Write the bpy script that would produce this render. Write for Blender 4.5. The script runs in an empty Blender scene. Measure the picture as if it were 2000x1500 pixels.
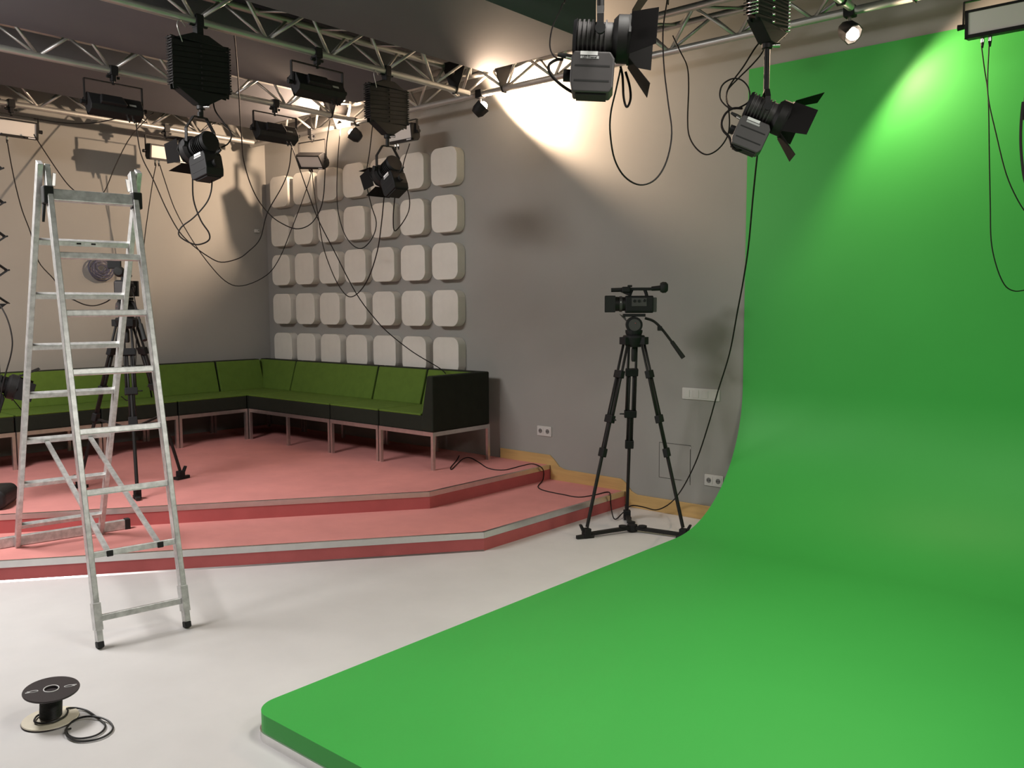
import bpy, math, random
from mathutils import Vector, Matrix

random.seed(7)
scene = bpy.context.scene
col = scene.collection
R = math.radians

# ------------------------------------------------------------------ camera, world, lights, exposure
def make_camera():
    cd = bpy.data.cameras.new('camera')
    cam = bpy.data.objects.new('camera', cd)
    col.objects.link(cam)
    yaw, pitch, roll = R(40.87), R(5.06), R(-0.237)
    f = Vector((-math.sin(yaw) * math.cos(pitch), math.cos(yaw) * math.cos(pitch), -math.sin(pitch)))
    r = Vector((math.cos(yaw), math.sin(yaw), 0))
    u = r.cross(f)
    r2 = r * math.cos(roll) + u * math.sin(roll)
    u2 = u * math.cos(roll) - r * math.sin(roll)
    m = Matrix((r2, u2, -f)).transposed().to_4x4()
    m.translation = (0, 0, 1.55)
    cam.matrix_world = m
    cd.sensor_fit = 'HORIZONTAL'
    cd.sensor_width = 36
    cd.lens = 36 * 1686.5 / 2000
    cd.clip_start = 0.05
    scene.camera = cam

make_camera()

world = bpy.data.worlds.new('world')
scene.world = world
world.use_nodes = True
world.node_tree.nodes['Background'].inputs[0].default_value = (0.03, 0.03, 0.035, 1)
world.node_tree.nodes['Background'].inputs[1].default_value = 0.3

scene.view_settings.view_transform = 'Standard'
scene.view_settings.look = 'None'
scene.view_settings.gamma = 1
scene.view_settings.use_curve_mapping = False
scene.view_settings.exposure = 0.0

def area_lamp(name, loc, target, size, size_y, power, colour, spread=180):
    ld = bpy.data.lights.new(name, 'AREA')
    ld.shape = 'RECTANGLE'
    ld.size, ld.size_y = size, size_y
    ld.energy = power
    ld.color = colour
    ld.spread = R(spread)
    o = bpy.data.objects.new(name, ld)
    o.location = loc
    o.rotation_euler = (Vector(target) - Vector(loc)).to_track_quat('-Z', 'Y').to_euler()
    col.objects.link(o)
    return o

# working lights of the studio, on the ceiling on the camera's side of the room
area_lamp('ceiling_lamp', (-5.4, 0.8, 3.25), (-4.8, 2.2, 0.0), 1.7, 0.8, 180, (1.0, 0.965, 0.935))
area_lamp('ceiling_lamp', (-1.2, 2.5, 3.3), (-1.1, 2.6, 0.0), 1.2, 0.5, 33, (1.0, 0.97, 0.90), 130)
area_lamp('ceiling_lamp', (1.0, 2.2, 3.25), (-1.6, 2.7, 0.4), 1.4, 0.7, 48, (1.0, 0.95, 0.88))

# ------------------------------------------------------------------ materials
def mat(name, c, rough=0.6, metal=0.0, spec=0.5, var=0.0, vscale=8.0, bump=0.0, bscale=200.0, emit=None, estr=0.0, stretch=None, coat=0.0):
    m = bpy.data.materials.new(name)
    m.use_nodes = True
    nt = m.node_tree
    b = nt.nodes['Principled BSDF']
    b.inputs['Base Color'].default_value = (*c, 1)
    b.inputs['Roughness'].default_value = rough
    b.inputs['Metallic'].default_value = metal
    b.inputs['Specular IOR Level'].default_value = spec
    if coat:
        b.inputs['Coat Weight'].default_value = coat
    tc = nt.nodes.new('ShaderNodeTexCoord')
    src = tc.outputs['Object']
    if stretch:
        mp = nt.nodes.new('ShaderNodeMapping')
        mp.inputs['Scale'].default_value = stretch
        nt.links.new(src, mp.inputs['Vector'])
        src = mp.outputs['Vector']
    if var:
        n = nt.nodes.new('ShaderNodeTexNoise')
        n.inputs['Scale'].default_value = vscale
        n.inputs['Detail'].default_value = 6
        n.inputs['Roughness'].default_value = 0.6
        nt.links.new(src, n.inputs['Vector'])
        rp = nt.nodes.new('ShaderNodeValToRGB')
        rp.color_ramp.elements[0].position = 0.3
        rp.color_ramp.elements[1].position = 0.7
        rp.color_ramp.elements[0].color = (*[x * (1 - var) for x in c], 1)
        rp.color_ramp.elements[1].color = (*[min(1, x * (1 + var)) for x in c], 1)
        nt.links.new(n.outputs['Fac'], rp.inputs['Fac'])
        nt.links.new(rp.outputs['Color'], b.inputs['Base Color'])
    if bump:
        n = nt.nodes.new('ShaderNodeTexNoise')
        n.inputs['Scale'].default_value = bscale
        n.inputs['Detail'].default_value = 3
        nt.links.new(src, n.inputs['Vector'])
        bp = nt.nodes.new('ShaderNodeBump')
        bp.inputs['Strength'].default_value = bump
        bp.inputs['Distance'].default_value = 0.004
        nt.links.new(n.outputs['Fac'], bp.inputs['Height'])
        nt.links.new(bp.outputs['Normal'], b.inputs['Normal'])
    if emit:
        b.inputs['Emission Color'].default_value = (*emit, 1)
        b.inputs['Emission Strength'].default_value = estr
    return m

M = {
    'floor': mat('grey_linoleum', (0.655, 0.64, 0.635), 0.42, spec=0.4, var=0.05, vscale=2.2),
    'wall': mat('grey_wall_paint', (0.312, 0.306, 0.288), 0.8, spec=0.25, var=0.03, vscale=1.5, bump=0.08, bscale=300),
    'panel': mat('ceiling_grey', (0.128, 0.128, 0.142), 0.9, spec=0.2, var=0.04, vscale=2),
    'black_ceiling': mat('ceiling_black', (0.008, 0.010, 0.010), 0.95, spec=0.1),
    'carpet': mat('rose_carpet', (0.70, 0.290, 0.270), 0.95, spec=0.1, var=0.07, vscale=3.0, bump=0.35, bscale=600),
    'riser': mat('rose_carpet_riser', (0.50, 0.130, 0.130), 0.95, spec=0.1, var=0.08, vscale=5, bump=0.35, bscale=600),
    'alu': mat('brushed_aluminium', (0.74, 0.73, 0.72), 0.30, metal=1.0, var=0.05, vscale=14),
    'alu_ladder': mat('worn_aluminium', (0.58, 0.58, 0.57), 0.38, metal=0.55, var=0.24, vscale=30),
    'truss': mat('truss_aluminium', (0.52, 0.51, 0.49), 0.42, metal=0.7, var=0.06, vscale=10),
    'chrome': mat('chrome_metal', (0.8, 0.78, 0.75), 0.15, metal=1.0),
    'green': mat('chroma_green_paint', (0.048, 0.39, 0.066), 0.5, spec=0.3, var=0.03, vscale=1.2, bump=0.03, bscale=80),
    'wood': mat('pale_wood_baseboard', (0.52, 0.335, 0.13), 0.55, var=0.10, vscale=6, stretch=(0.5, 8, 8)),
    'white_block': mat('white_foam_board', (0.66, 0.64, 0.59), 0.75, spec=0.2, var=0.03, vscale=10),
    'sofa_green': mat('green_upholstery', (0.098, 0.165, 0.028), 0.9, spec=0.15, var=0.07, vscale=14, bump=0.3, bscale=500),
    'sofa_black': mat('charcoal_upholstery', (0.018, 0.021, 0.015), 0.9, spec=0.2, var=0.1, vscale=10, bump=0.3, bscale=500),
    'sofa_leg': mat('brushed_steel_leg', (0.62, 0.58, 0.56), 0.3, metal=0.9, var=0.08, vscale=20),
    'black': mat('black_plastic', (0.010, 0.010, 0.011), 0.6, spec=0.3, var=0.1, vscale=15),
    'black_metal': mat('black_painted_metal', (0.013, 0.012, 0.012), 0.55, spec=0.3, var=0.1, vscale=15),
    'dark_grey': mat('dark_grey_casing', (0.060, 0.055, 0.056), 0.5, spec=0.45, var=0.06, vscale=12),
    'flock': mat('matt_black_barn_door', (0.012, 0.011, 0.011), 0.85, spec=0.08),
    'rubber': mat('black_rubber', (0.010, 0.010, 0.010), 0.75),
    'cable': mat('black_cable', (0.012, 0.010, 0.010), 0.6, spec=0.2),
    'diffuser': mat('opal_diffuser', (0.74, 0.70, 0.66), 0.45, spec=0.4),
    'lens': mat('glass_lens', (0.05, 0.055, 0.06), 0.08, spec=0.8, coat=0.5),
    'label_white': mat('white_label', (0.80, 0.80, 0.80), 0.5),
    'label_grey': mat('grey_label', (0.45, 0.45, 0.45), 0.5),
    'plastic_white': mat('white_plastic', (0.56, 0.55, 0.53), 0.4),
    'socket_grey': mat('socket_recess', (0.16, 0.16, 0.155), 0.5),
    'bulb': mat('halogen_bulb', (1, 0.9, 0.8), 0.3, emit=(1.0, 0.80, 0.60), estr=40),
    'spool_cream': mat('cream_cardboard', (0.74, 0.68, 0.55), 0.7, var=0.04, vscale=20),
    'spool_dark': mat('dark_plastic_flange', (0.035, 0.028, 0.030), 0.35, spec=0.5),
    'wire': mat('wound_black_wire', (0.008, 0.008, 0.008), 0.5),
    'blue_cable': mat('blue_network_cable', (0.018, 0.024, 0.085), 0.5),
    'bag': mat('black_nylon', (0.010, 0.009, 0.010), 0.55, bump=0.2, bscale=300),
    'piping': mat('grey_piping', (0.30, 0.28, 0.29), 0.35),
    'crack': mat('dark_joint', (0.035, 0.033, 0.032), 0.9),
    'green_plastic': mat('green_sticker', (0.05, 0.16, 0.06), 0.5),
}
mb_ = bpy.data.materials.new('clear_plastic_bag')
mb_.use_nodes = True
_b = mb_.node_tree.nodes['Principled BSDF']
_b.inputs['Base Color'].default_value = (0.75, 0.72, 0.75, 1)
_b.inputs['Roughness'].default_value = 0.25
_b.inputs['Alpha'].default_value = 0.07
M['clear'] = mb_

# ------------------------------------------------------------------ mesh helpers
class MB:
    def __init__(self):
        self.v, self.f, self.sm = [], [], []

    def _add(self, vs, fs, smooth=False):
        n = len(self.v)
        self.v += [tuple(p) for p in vs]
        self.f += [tuple(i + n for i in f) for f in fs]
        self.sm += [smooth] * len(fs)
        return self

    def box(self, c, s, rot=None):
        c = Vector(c)
        h = [x / 2 for x in s]
        vs = []
        for sx in (-1, 1):
            for sy in (-1, 1):
                for sz in (-1, 1):
                    p = Vector((sx * h[0], sy * h[1], sz * h[2]))
                    if rot:
                        p = rot @ p
                    vs.append(c + p)
        return self._add(vs, [(0, 1, 3, 2), (4, 6, 7, 5), (0, 4, 5, 1), (2, 3, 7, 6), (0, 2, 6, 4), (1, 5, 7, 3)])

    def bar(self, a, b, w, h, up=(0, 0, 1)):
        a, b, up = Vector(a), Vector(b), Vector(up)
        d = (b - a)
        L = d.length
        d.normalize()
        s = d.cross(up)
        if s.length < 1e-5:
            s = d.cross(Vector((1, 0, 0)))
        s.normalize()
        t = s.cross(d)
        rot = Matrix((s, d, t)).transposed()
        return self.box((a + b) / 2, (w, L, h), rot)

    def cyl(self, a, b, r0, r1=None, n=16, cap=True, smooth=True):
        r1 = r0 if r1 is None else r1
        a, b = Vector(a), Vector(b)
        d = (b - a).normalized()
        s = d.cross(Vector((0, 0, 1)))
        if s.length < 1e-4:
            s = d.cross(Vector((1, 0, 0)))
        s.normalize()
        t = d.cross(s)
        vs = []
        for p, r in ((a, r0), (b, r1)):
            for i in range(n):
                an = 2 * math.pi * i / n
                vs.append(p + s * (r * math.cos(an)) + t * (r * math.sin(an)))
        self._add(vs, [(i, (i + 1) % n, n + (i + 1) % n, n + i) for i in range(n)], smooth)
        if cap:
            self._add(vs[:n], [tuple(range(n - 1, -1, -1))])
            self._add(vs[n:], [tuple(range(n))])
        return self

    def tube(self, pts, r, n=6, closed=False):
        pts = [Vector(p) for p in pts]
        m = len(pts)
        vs = []
        prev = None
        for i, p in enumerate(pts):
            if closed:
                d = pts[(i + 1) % m] - pts[i - 1]
            else:
                d = pts[min(i + 1, m - 1)] - pts[max(i - 1, 0)]
            if d.length < 1e-7:
                d = Vector((0, 0, 1))
            d.normalize()
            if prev is None:
                s = d.cross(Vector((0, 0, 1)))
                if s.length < 1e-3:
                    s = d.cross(Vector((1, 0, 0)))
            else:
                s = prev - d * prev.dot(d)
                if s.length < 1e-5:
                    s = d.cross(Vector((1, 0, 0)))
            s.normalize()
            prev = s
            t = d.cross(s)
            for k in range(n):
                an = 2 * math.pi * k / n
                vs.append(p + s * (r * math.cos(an)) + t * (r * math.sin(an)))
        fs = []
        for i in range(m if closed else m - 1):
            j = (i + 1) % m
            for k in range(n):
                fs.append((i * n + k, i * n + (k + 1) % n, j * n + (k + 1) % n, j * n + k))
        self._add(vs, fs, True)
        if not closed:
            self._add(vs[:n], [tuple(range(n - 1, -1, -1))])
            self._add(vs[-n:], [tuple(range(n))])
        return self

    def prism(self, poly, ext, smooth=False):
        poly = [Vector(p) for p in poly]
        ext = Vector(ext)
        n = len(poly)
        vs = poly + [p + ext for p in poly]
        self._add(vs, [(i, (i + 1) % n, n + (i + 1) % n, n + i) for i in range(n)], smooth)
        self._add(vs[:n], [tuple(range(n - 1, -1, -1))])
        self._add(vs[n:], [tuple(range(n))])
        return self

    def lathe(self, prof, n=24, axis='Z', centre=(0, 0, 0)):
        c = Vector(centre)
        vs = []
        for r, h in prof:
            for i in range(n):
                an = 2 * math.pi * i / n
                x, y = r * math.cos(an), r * math.sin(an)
                p = {'Z': Vector((x, y, h)), 'Y': Vector((x, h, y)), 'X': Vector((h, x, y))}[axis]
                vs.append(c + p)
        fs = []
        for j in range(len(prof) - 1):
            for i in range(n):
                fs.append((j * n + i, j * n + (i + 1) % n, (j + 1) * n + (i + 1) % n, (j + 1) * n + i))
        return self._add(vs, fs, True)

    def mesh(self, name):
        me = bpy.data.meshes.new(name)
        me.from_pydata(self.v, [], self.f)
        me.polygons.foreach_set('use_smooth', self.sm)
        import bmesh
        bm = bmesh.new()
        bm.from_mesh(me)
        bmesh.ops.remove_doubles(bm, verts=bm.verts, dist=1e-5)
        bmesh.ops.recalc_face_normals(bm, faces=bm.faces)
        for e in bm.edges:
            if len(e.link_faces) == 2 and e.calc_face_angle(0) > R(40):
                e.smooth = False
        bm.to_mesh(me)
        bm.free()
        return me

    def build(self, name, m, parent=None, bevel=0.0, loc=None, rot=None):
        me = self.mesh(name)
        me.materials.append(M[m])
        return link(name, me, parent, bevel, loc, rot)

def link(name, me, parent=None, bevel=0.0, loc=None, rot=None):
    o = bpy.data.objects.new(name, me)
    col.objects.link(o)
    if parent:
        o.parent = parent
    if loc is not None:
        o.location = loc
    if rot is not None:
        o.rotation_euler = rot
    if bevel:
        md = o.modifiers.new('bevel', 'BEVEL')
        md.width = bevel
        md.segments = 3
        md.limit_method = 'ANGLE'
        md.angle_limit = R(40)
    return o

def tag(o, label, cat, group=None):
    o['label'] = label
    o['category'] = cat
    if group:
        o['group'] = group
    return o

def empty(name, loc=(0, 0, 0), rot=(0, 0, 0), label=None, cat=None, group=None):
    o = bpy.data.objects.new(name, None)
    o.empty_display_size = 0.1
    col.objects.link(o)
    o.location = loc
    o.rotation_euler = rot
    if label:
        tag(o, label, cat, group)
    return o

def struct(o):
    o['kind'] = 'structure'
    return o

def copy_tree(o, parent=None):
    kids = list(o.children)
    c = o.copy()
    col.objects.link(c)
    c.parent = parent
    for k in kids:
        copy_tree(k, c)
    return c

def spline(pts, per=8):
    P = [Vector(p) for p in pts]
    if len(P) < 3:
        return P
    P = [P[0] * 2 - P[1]] + P + [P[-1] * 2 - P[-2]]
    out = []
    for i in range(1, len(P) - 2):
        p0, p1, p2, p3 = P[i - 1:i + 3]
        for k in range(per):
            t = k / per
            out.append(0.5 * ((2 * p1) + (p2 - p0) * t + (2 * p0 - 5 * p1 + 4 * p2 - p3) * t * t + (3 * p1 - p0 - 3 * p2 + p3) * t ** 3))
    out.append(P[-2])
    return out

def rounded_rect(w, h, r, n=8):
    pts = []
    for cx, cy, a0 in ((w / 2 - r, h / 2 - r, 0), (-w / 2 + r, h / 2 - r, 90), (-w / 2 + r, -h / 2 + r, 180), (w / 2 - r, -h / 2 + r, 270)):
        for i in range(n + 1):
            a = R(a0 + 90 * i / n)
            pts.append((cx + r * math.cos(a), cy + r * math.sin(a)))
    return pts

def align(direction, up=(0, 0, 1)):
    """rotation taking local +Y to direction with local +Z as near up as possible"""
    d = Vector(direction).normalized()
    s = d.cross(Vector(up)).normalized()
    t = s.cross(d)
    return Matrix((s, d, t)).transposed().to_euler()

# ------------------------------------------------------------------ the room
WY = 5.607      # wall with the white blocks
WX = -8.47      # wall behind the left run of sofas
struct(MB().box((-2.735, 1.05, -0.05), (11.67, 9.3, 0.1)).build('floor', 'floor'))
struct(MB().box((-2.735, WY + 0.06, 1.95), (11.67, 0.12, 4.1)).build('wall_right', 'wall'))
struct(MB().box((WX - 0.06, 1.05, 1.95), (0.12, 9.3, 4.1)).build('wall_left', 'wall'))
struct(MB().box((3.04, 1.05, 1.95), (0.12, 9.0, 4.1)).build('wall_camera_side', 'wall'))
struct(MB().box((-2.735, -3.56, 1.95), (11.43, 0.12, 4.1)).build('wall_behind_camera', 'wall'))
ceil = struct(MB().box((-2.735, 1.05, 4.06), (11.67, 9.3, 0.12)).build('ceiling', 'black_ceiling'))
for x0, x1 in ((-7.67, -6.61), (-6.056, -5.10), (-4.556, -3.51)):
    MB().box(((x0 + x1) / 2, 0.72, 3.665), (x1 - x0, 8.44, 0.67)).build('dropped_panel', 'panel', ceil)

# stepped wooden baseboard along the wall, follows the two carpeted steps
bb = [(-4.98, 0.235), (-4.98, 0.325), (-4.43, 0.322), (-4.385, 0.29), (-4.33, 0.235), (-4.27, 0.218), (-3.72, 0.212), (-3.675, 0.185),
      (-3.62, 0.125), (-3.57, 0.106), (-2.715, 0.106), (-2.715, 0.0), (-3.675, 0.0), (-3.675, 0.115), (-4.42, 0.115), (-4.42, 0.235)]
struct(MB().prism([(x, WY - 0.0005, z) for x, z in bb], (0, -0.014, 0)).build('baseboard_right', 'wood', bevel=0.003))

# ------------------------------------------------------------------ carpeted stage of two steps
stage = empty('carpeted_stage', (-5.0, 4.0, 0), label='rose carpeted stage of two angled steps with metal edges', cat='stage')
def tier(z0, z1, pa, pb, pc, tread, edge_h):
    # pa far left front, pb the front corner, pc at the wall
    off = Vector((-5.0, 4.0, 0))
    poly = [Vector((WX + 0.002, WY - 0.002, z0)), Vector((pc[0], WY - 0.002, z0)), Vector((*pb, z0)), Vector((*pa, z0)), Vector((WX + 0.002, pa[1], z0))]
    poly = [p - off for p in poly]
    b = MB()
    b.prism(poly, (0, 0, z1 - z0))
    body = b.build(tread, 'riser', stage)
    # carpet lying on the tread
    cen = [p + Vector((0, 0, z1 - z0)) for p in poly]
    MB().prism(cen, (0, 0, 0.004)).build('carpet_top', 'carpet', body)
    for a, c in ((pa, pb), (pb, (pc[0], WY - 0.016))):
        A, B = Vector((*a, z1 + 0.006)) - off, Vector((*c, z1 + 0.006)) - off
        d = (B - A).normalized()
        nrm = Vector((d.y, -d.x, 0))
        m = MB()
        m.prism([A + nrm * 0.003, A + nrm * 0.003 + Vector((0, 0, -edge_h)), A + nrm * 0.0005 + Vector((0, 0, -edge_h)), A + Vector((0, 0, -0.002)) - nrm * 0.02, A - nrm * 0.02], B - A)
        m.build('metal_nosing', 'alu', body)
    return body
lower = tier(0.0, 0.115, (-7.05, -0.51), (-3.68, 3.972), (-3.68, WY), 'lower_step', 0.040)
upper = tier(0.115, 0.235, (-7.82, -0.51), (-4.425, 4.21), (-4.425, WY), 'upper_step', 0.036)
A, B = Vector((-7.05, -0.51, 0)) - Vector((-5, 4, 0)), Vector((-3.68, 3.972, 0)) - Vector((-5, 4, 0))
d_ = (B - A).normalized(); n_ = Vector((d_.y, -d_.x, 0))
MB().prism([A + n_ * 0.0005, A + n_ * 0.012, A + n_ * 0.002 + Vector((0, 0, 0.008)), A + n_ * 0.0005 + Vector((0, 0, 0.008))], B - A).build('floor_strip', 'alu', lower)

# ------------------------------------------------------------------ green cyclorama
X0, X1, Y0 = -2.71, 2.6, 1.665
cyc = empty('green_screen_cyclorama', (X0, Y0, 0), label='chroma green cyclorama sweeping from floor up the wall', cat='green screen')
prof = [(Y0, 0.1), (Y0 + 0.12, 0.1)]
for i in range(7):
    prof.append((Y0 + 0.12 + (4.70 - Y0 - 0.12) * (i + 1) / 7, 0.1))
RC = 0.895
for i in range(1, 33):
    a = R(90 * i / 32)
    prof.append((4.70 + RC * math.sin(a), 0.1 + RC * (1 - math.cos(a))))
for z in (1.5, 2.1, 2.7, 3.148):
    prof.append((5.595, z))
rad = 0.10
m = MB()
# floor section with a rounded front corner, as a closed slab
corner = [(X0 + rad - rad * math.cos(R(90 * i / 10)), Y0 + rad - rad * math.sin(R(90 * i / 10))) for i in range(11)]
slab = [(X0, 4.70)] + corner + [(X1, Y0), (X1, 4.70)]
m.prism([(x - X0, y - Y0, 0.0) for x, y in slab], (0, 0, 0.1))
# the sweep and the wall part: closed solid against the wall
sw = [(y, z) for y, z in prof if y >= 4.70 - 1e-6] + [(5.605, 3.148), (5.605, 0.0), (4.70, 0.0)]
m.prism([(0, y - Y0, z) for y, z in sw], (X1 - X0, 0, 0), smooth=True)
me = m.mesh('screen_surface')
me.materials.append(M['green'])
link('screen_surface', me, cyc)
strip = [(x, y) for x, y in [(X0, 4.6)] + corner + [(X1, Y0)]]
outer = []
for i, (x, y) in enumerate(strip):
    a = Vector(strip[max(i - 1, 0)]); b = Vector(strip[min(i + 1, len(strip) - 1)])
    d = (b - a).normalized()
    outer.append((x + d.y * 0.006, y - d.x * 0.006))
m = MB()
vs = []
for z in (0.0, 0.033):
    vs.append([(x - X0, y - Y0, z) for x, y in outer])
n = len(outer)
m._add(vs[0] + vs[1], [(i, i + 1, n + i + 1, n + i) for i in range(n - 1)], True)
inn = [(x - X0, y - Y0, 0.033) for x, y in strip]
m._add(vs[1] + inn, [(i, i + 1, n + i + 1, n + i) for i in range(n - 1)])
m.build('metal_base_strip', 'alu', cyc)

# ------------------------------------------------------------------ wall fittings
def wall_plate(name, x0, x1, z0, z1, kinds, label, cat):
    root = empty(name, ((x0 + x1) / 2, WY, (z0 + z1) / 2), label=label, cat=cat)
    w, h = x1 - x0, z1 - z0
    fr = MB()
    fr.prism([(x, 0, z) for x, z in rounded_rect(w, h, 0.006, 3)], (0, -0.009, 0))
    fr.build('frame', 'plastic_white', root, bevel=0.002)
    n = len(kinds)
    for i, k in enumerate(kinds):
        cx = -w / 2 + w * (i + 0.5) / n
        s = min(w / n, h)
        if k == 'socket':
            ins = MB().prism([(cx + x, -0.009, z) for x, z in rounded_rect(s * 0.76, s * 0.76, 0.008, 3)], (0, -0.003, 0)).build('socket_face', 'plastic_white', root)
            MB().cyl((cx, -0.0121, 0), (cx, -0.0126, 0), s * 0.26, n=20).build('socket_well', 'socket_grey', ins)
            pin = MB()
            for sx in (-1, 1):
                pin.cyl((cx + sx * s * 0.11, -0.0126, 0), (cx + sx * s * 0.11, -0.0131, 0), 0.004, n=8)
            pin.build('pin_holes', 'black', ins)
        else:
            MB().prism([(cx + x, -0.009, z) for x, z in rounded_rect(s * 0.64, s * 0.74, 0.003, 2)], (0, -0.004, 0)).build('rocker' if k == 'rocker' else 'blank_insert', 'plastic_white', root, bevel=0.001)
    return root
wall_plate('wall_switch', -3.190, -2.890, 0.876, 0.960, ['blank', 'blank', 'blank', 'rocker'], 'white four gang switch plate on grey wall beside the green screen', 'switch')
wall_plate('wall_socket', -2.998, -2.850, 0.257, 0.339, ['socket', 'socket'], 'white double socket low on the wall against the green curve', 'socket')
wall_plate('wall_socket', -4.567, -4.415, 0.476, 0.559, ['socket', 'socket'], 'white double socket on the wall just right of the sofa', 'socket')

hatch = empty('access_hatch', (-3.25, WY, 0.40), label='grey painted access hatch with dark joint behind the tripod', cat='hatch')
MB().box((0, -0.0015, 0), (0.258, 0.003, 0.262)).build('hatch_door', 'wall', hatch)
for a, b in (((-0.132, 0.133), (0.132, 0.133)), ((-0.132, -0.133), (0.06, -0.133)), ((-0.132, -0.133), (-0.132, 0.133)), ((0.132, -0.16), (0.132, 0.133))):
    MB().bar((a[0], -0.001, a[1]), (b[0], -0.001, b[1]), 0.002, 0.003, (0, 0, 1) if a[1] == b[1] else (1, 0, 0)).build('joint', 'crack', hatch)
MB().box((0.132, -0.003, 0.118), (0.004, 0.004, 0.02)).build('latch', 'plastic_white', hatch)

sen = empty('wall_box', (WX, 5.47, 2.405), label='tiny white box on the left wall close to the corner', cat='wall box')
MB().box((0.012, 0, 0), (0.024, 0.055, 0.038)).build('case', 'plastic_white', sen, bevel=0.004)
MB().box((0.025, 0.012, 0.006), (0.002, 0.012, 0.010)).build('window', 'socket_grey', sen)

# ------------------------------------------------------------------ white blocks on the wall
rows = [2.803, 2.386, 1.966, 1.546, 1.122]
row_n = ['top row', 'second row', 'middle row', 'fourth row', 'bottom row behind the sofa']
col_n = ['leftmost', 'second from left', 'third from left', 'centre', 'third from right', 'second from right', 'rightmost']
blk = MB()
blk.prism([(x, 0, z) for x, z in rounded_rect(0.326, 0.326, 0.078, 8)], (0, -0.098, 0))
blk_me = blk.mesh('wall_block')
blk_me.materials.append(M['white_block'])
for i, z in enumerate(rows):
    for k in range(7):
        o = link('wall_block', blk_me, None, 0.004, (-8.080 + 0.42 * k, WY - 0.001, z))
        tag(o, 'white rounded square wall block, %s, %s' % (row_n[i], col_n[k]), 'wall block', 'white square blocks on the grey wall')

# ------------------------------------------------------------------ modular sofas
D = 0.68
def sofa(loc, rotz, w, label, arm=False, corner=False, mid=False):
    root = empty('sofa_module', loc, (0, 0, rotz), label, 'sofa', 'green and charcoal sofa modules')
    g = 0.004
    # steel frame
    fr = MB()
    for y in (0.0125, D - 0.0125):
        fr.box((w / 2, y, 0.293), (w - 2 * g, 0.025, 0.034))
    for x in (g + 0.0125, w - g - 0.0125):
        fr.box((x, D / 2, 0.293), (0.025, D - 0.05, 0.034))
    fr.build('steel_frame', 'sofa_leg', root)
    xs = [g + 0.0125, w - g - 0.0125] + ([w / 2] if mid else [])
    for x in xs:
        for y in (0.0125, D - 0.0125):
            MB().box((x, y, 0.138), (0.026, 0.026, 0.276)).build('leg', 'sofa_leg', root)
    # seat base and cushion
    wb = w - 0.03 if arm else w - g
    MB().box(((g + wb) / 2, D / 2 - 0.001, 0.374), (wb - g, D - 0.004, 0.128)).build('seat_base', 'sofa_black', root, bevel=0.012)
    xa = w - 0.15 if arm else w - g
    x_l = g + (0.14 if corner else 0)
    MB().box(((x_l + xa) / 2, 0.25, 0.4445), (xa - x_l - 0.002, 0.495, 0.016)).build('seat_cushion', 'sofa_green', root, bevel=0.006)
    # backrest: charcoal shell and green pad
    def back(x0, x1, swap=False, flip=False):
        P = lambda a, y, z: (y_to(y), a, z) if swap else (a, y, z)
        def y_to(y):
            return (D - y) if not flip else (w - D + y)
        shell = [(D - 0.145, 0.437), (D - 0.085, 0.765), (D - 0.002, 0.765), (D - 0.002, 0.437)]
        pad = [(D - 0.185, 0.453), (D - 0.098, 0.757), (D - 0.080, 0.757), (D - 0.143, 0.442), (D - 0.175, 0.442)]
        ext = (0, x1 - x0, 0) if swap else (x1 - x0, 0, 0)
        sh = MB().prism([P(x0, y, z) for y, z in shell], ext).build('back_shell', 'sofa_black', root, bevel=0.010)
        ext2 = (0, x1 - x0 - 0.012, 0) if swap else (x1 - x0 - 0.012, 0, 0)
        MB().prism([P(x0 + 0.006, y, z) for y, z in pad], ext2).build('back_cushion', 'sofa_green', root, bevel=0.008)
    back(g, wb)
    if arm:
        poly = [(w - 0.160, 0, 0.312), (w - 0.07, 0, 0.765), (w - g, 0, 0.765), (w - g, 0, 0.312)]
        MB().prism(poly, (0, D - 0.001, 0)).build('armrest', 'sofa_black', root, bevel=0.012)
        MB().prism([(w - 0.172, 0.03, 0.453), (w - 0.084, 0.03, 0.757), (w - 0.07, 0.03, 0.757), (w - 0.14, 0.03, 0.453)], (0, 0.50, 0)).build('arm_pad', 'sofa_green', root, bevel=0.006)
    if corner:
        back(0.002, D - 0.15, swap=True)
    return root
PZ = 0.239
sofa((-5.657, 4.79, PZ), 0, 0.672, 'green seat sofa module with charcoal armrest at the right end', arm=True)
sofa((-6.330, 4.79, PZ), 0, 0.668, 'single green sofa module next to the one with the armrest')
sofa((-7.655, 4.79, PZ), 0, 1.320, 'wide two seat green sofa module below the white blocks', mid=True)
sofa((-8.335, 4.79, PZ), 0, 0.676, 'green corner sofa module where the two walls meet', corner=True)
ys = [4.785, 4.050, 3.335, 2.640, 1.940]
labs = ['green sofa module on the left wall nearest the corner', 'green sofa module on the left wall, right behind the ladder and tripod',
        'green sofa module on the left wall seen through the ladder rungs', 'green sofa module at the left edge of the photo']
for k in range(4):
    sofa((-7.655, ys[k + 1] + 0.002, PZ), R(90), ys[k] - ys[k + 1] - 0.004, labs[k])

# ------------------------------------------------------------------ aluminium step ladder
th = R(80.44)
lw = Vector((math.cos(th), math.sin(th), 0)); ln = Vector((-lw.y, lw.x, 0))
lad = empty('step_ladder', (-3.913, 1.860, 0), (0, 0, th), 'tall aluminium double step ladder standing between floor and stage', 'ladder')
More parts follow.
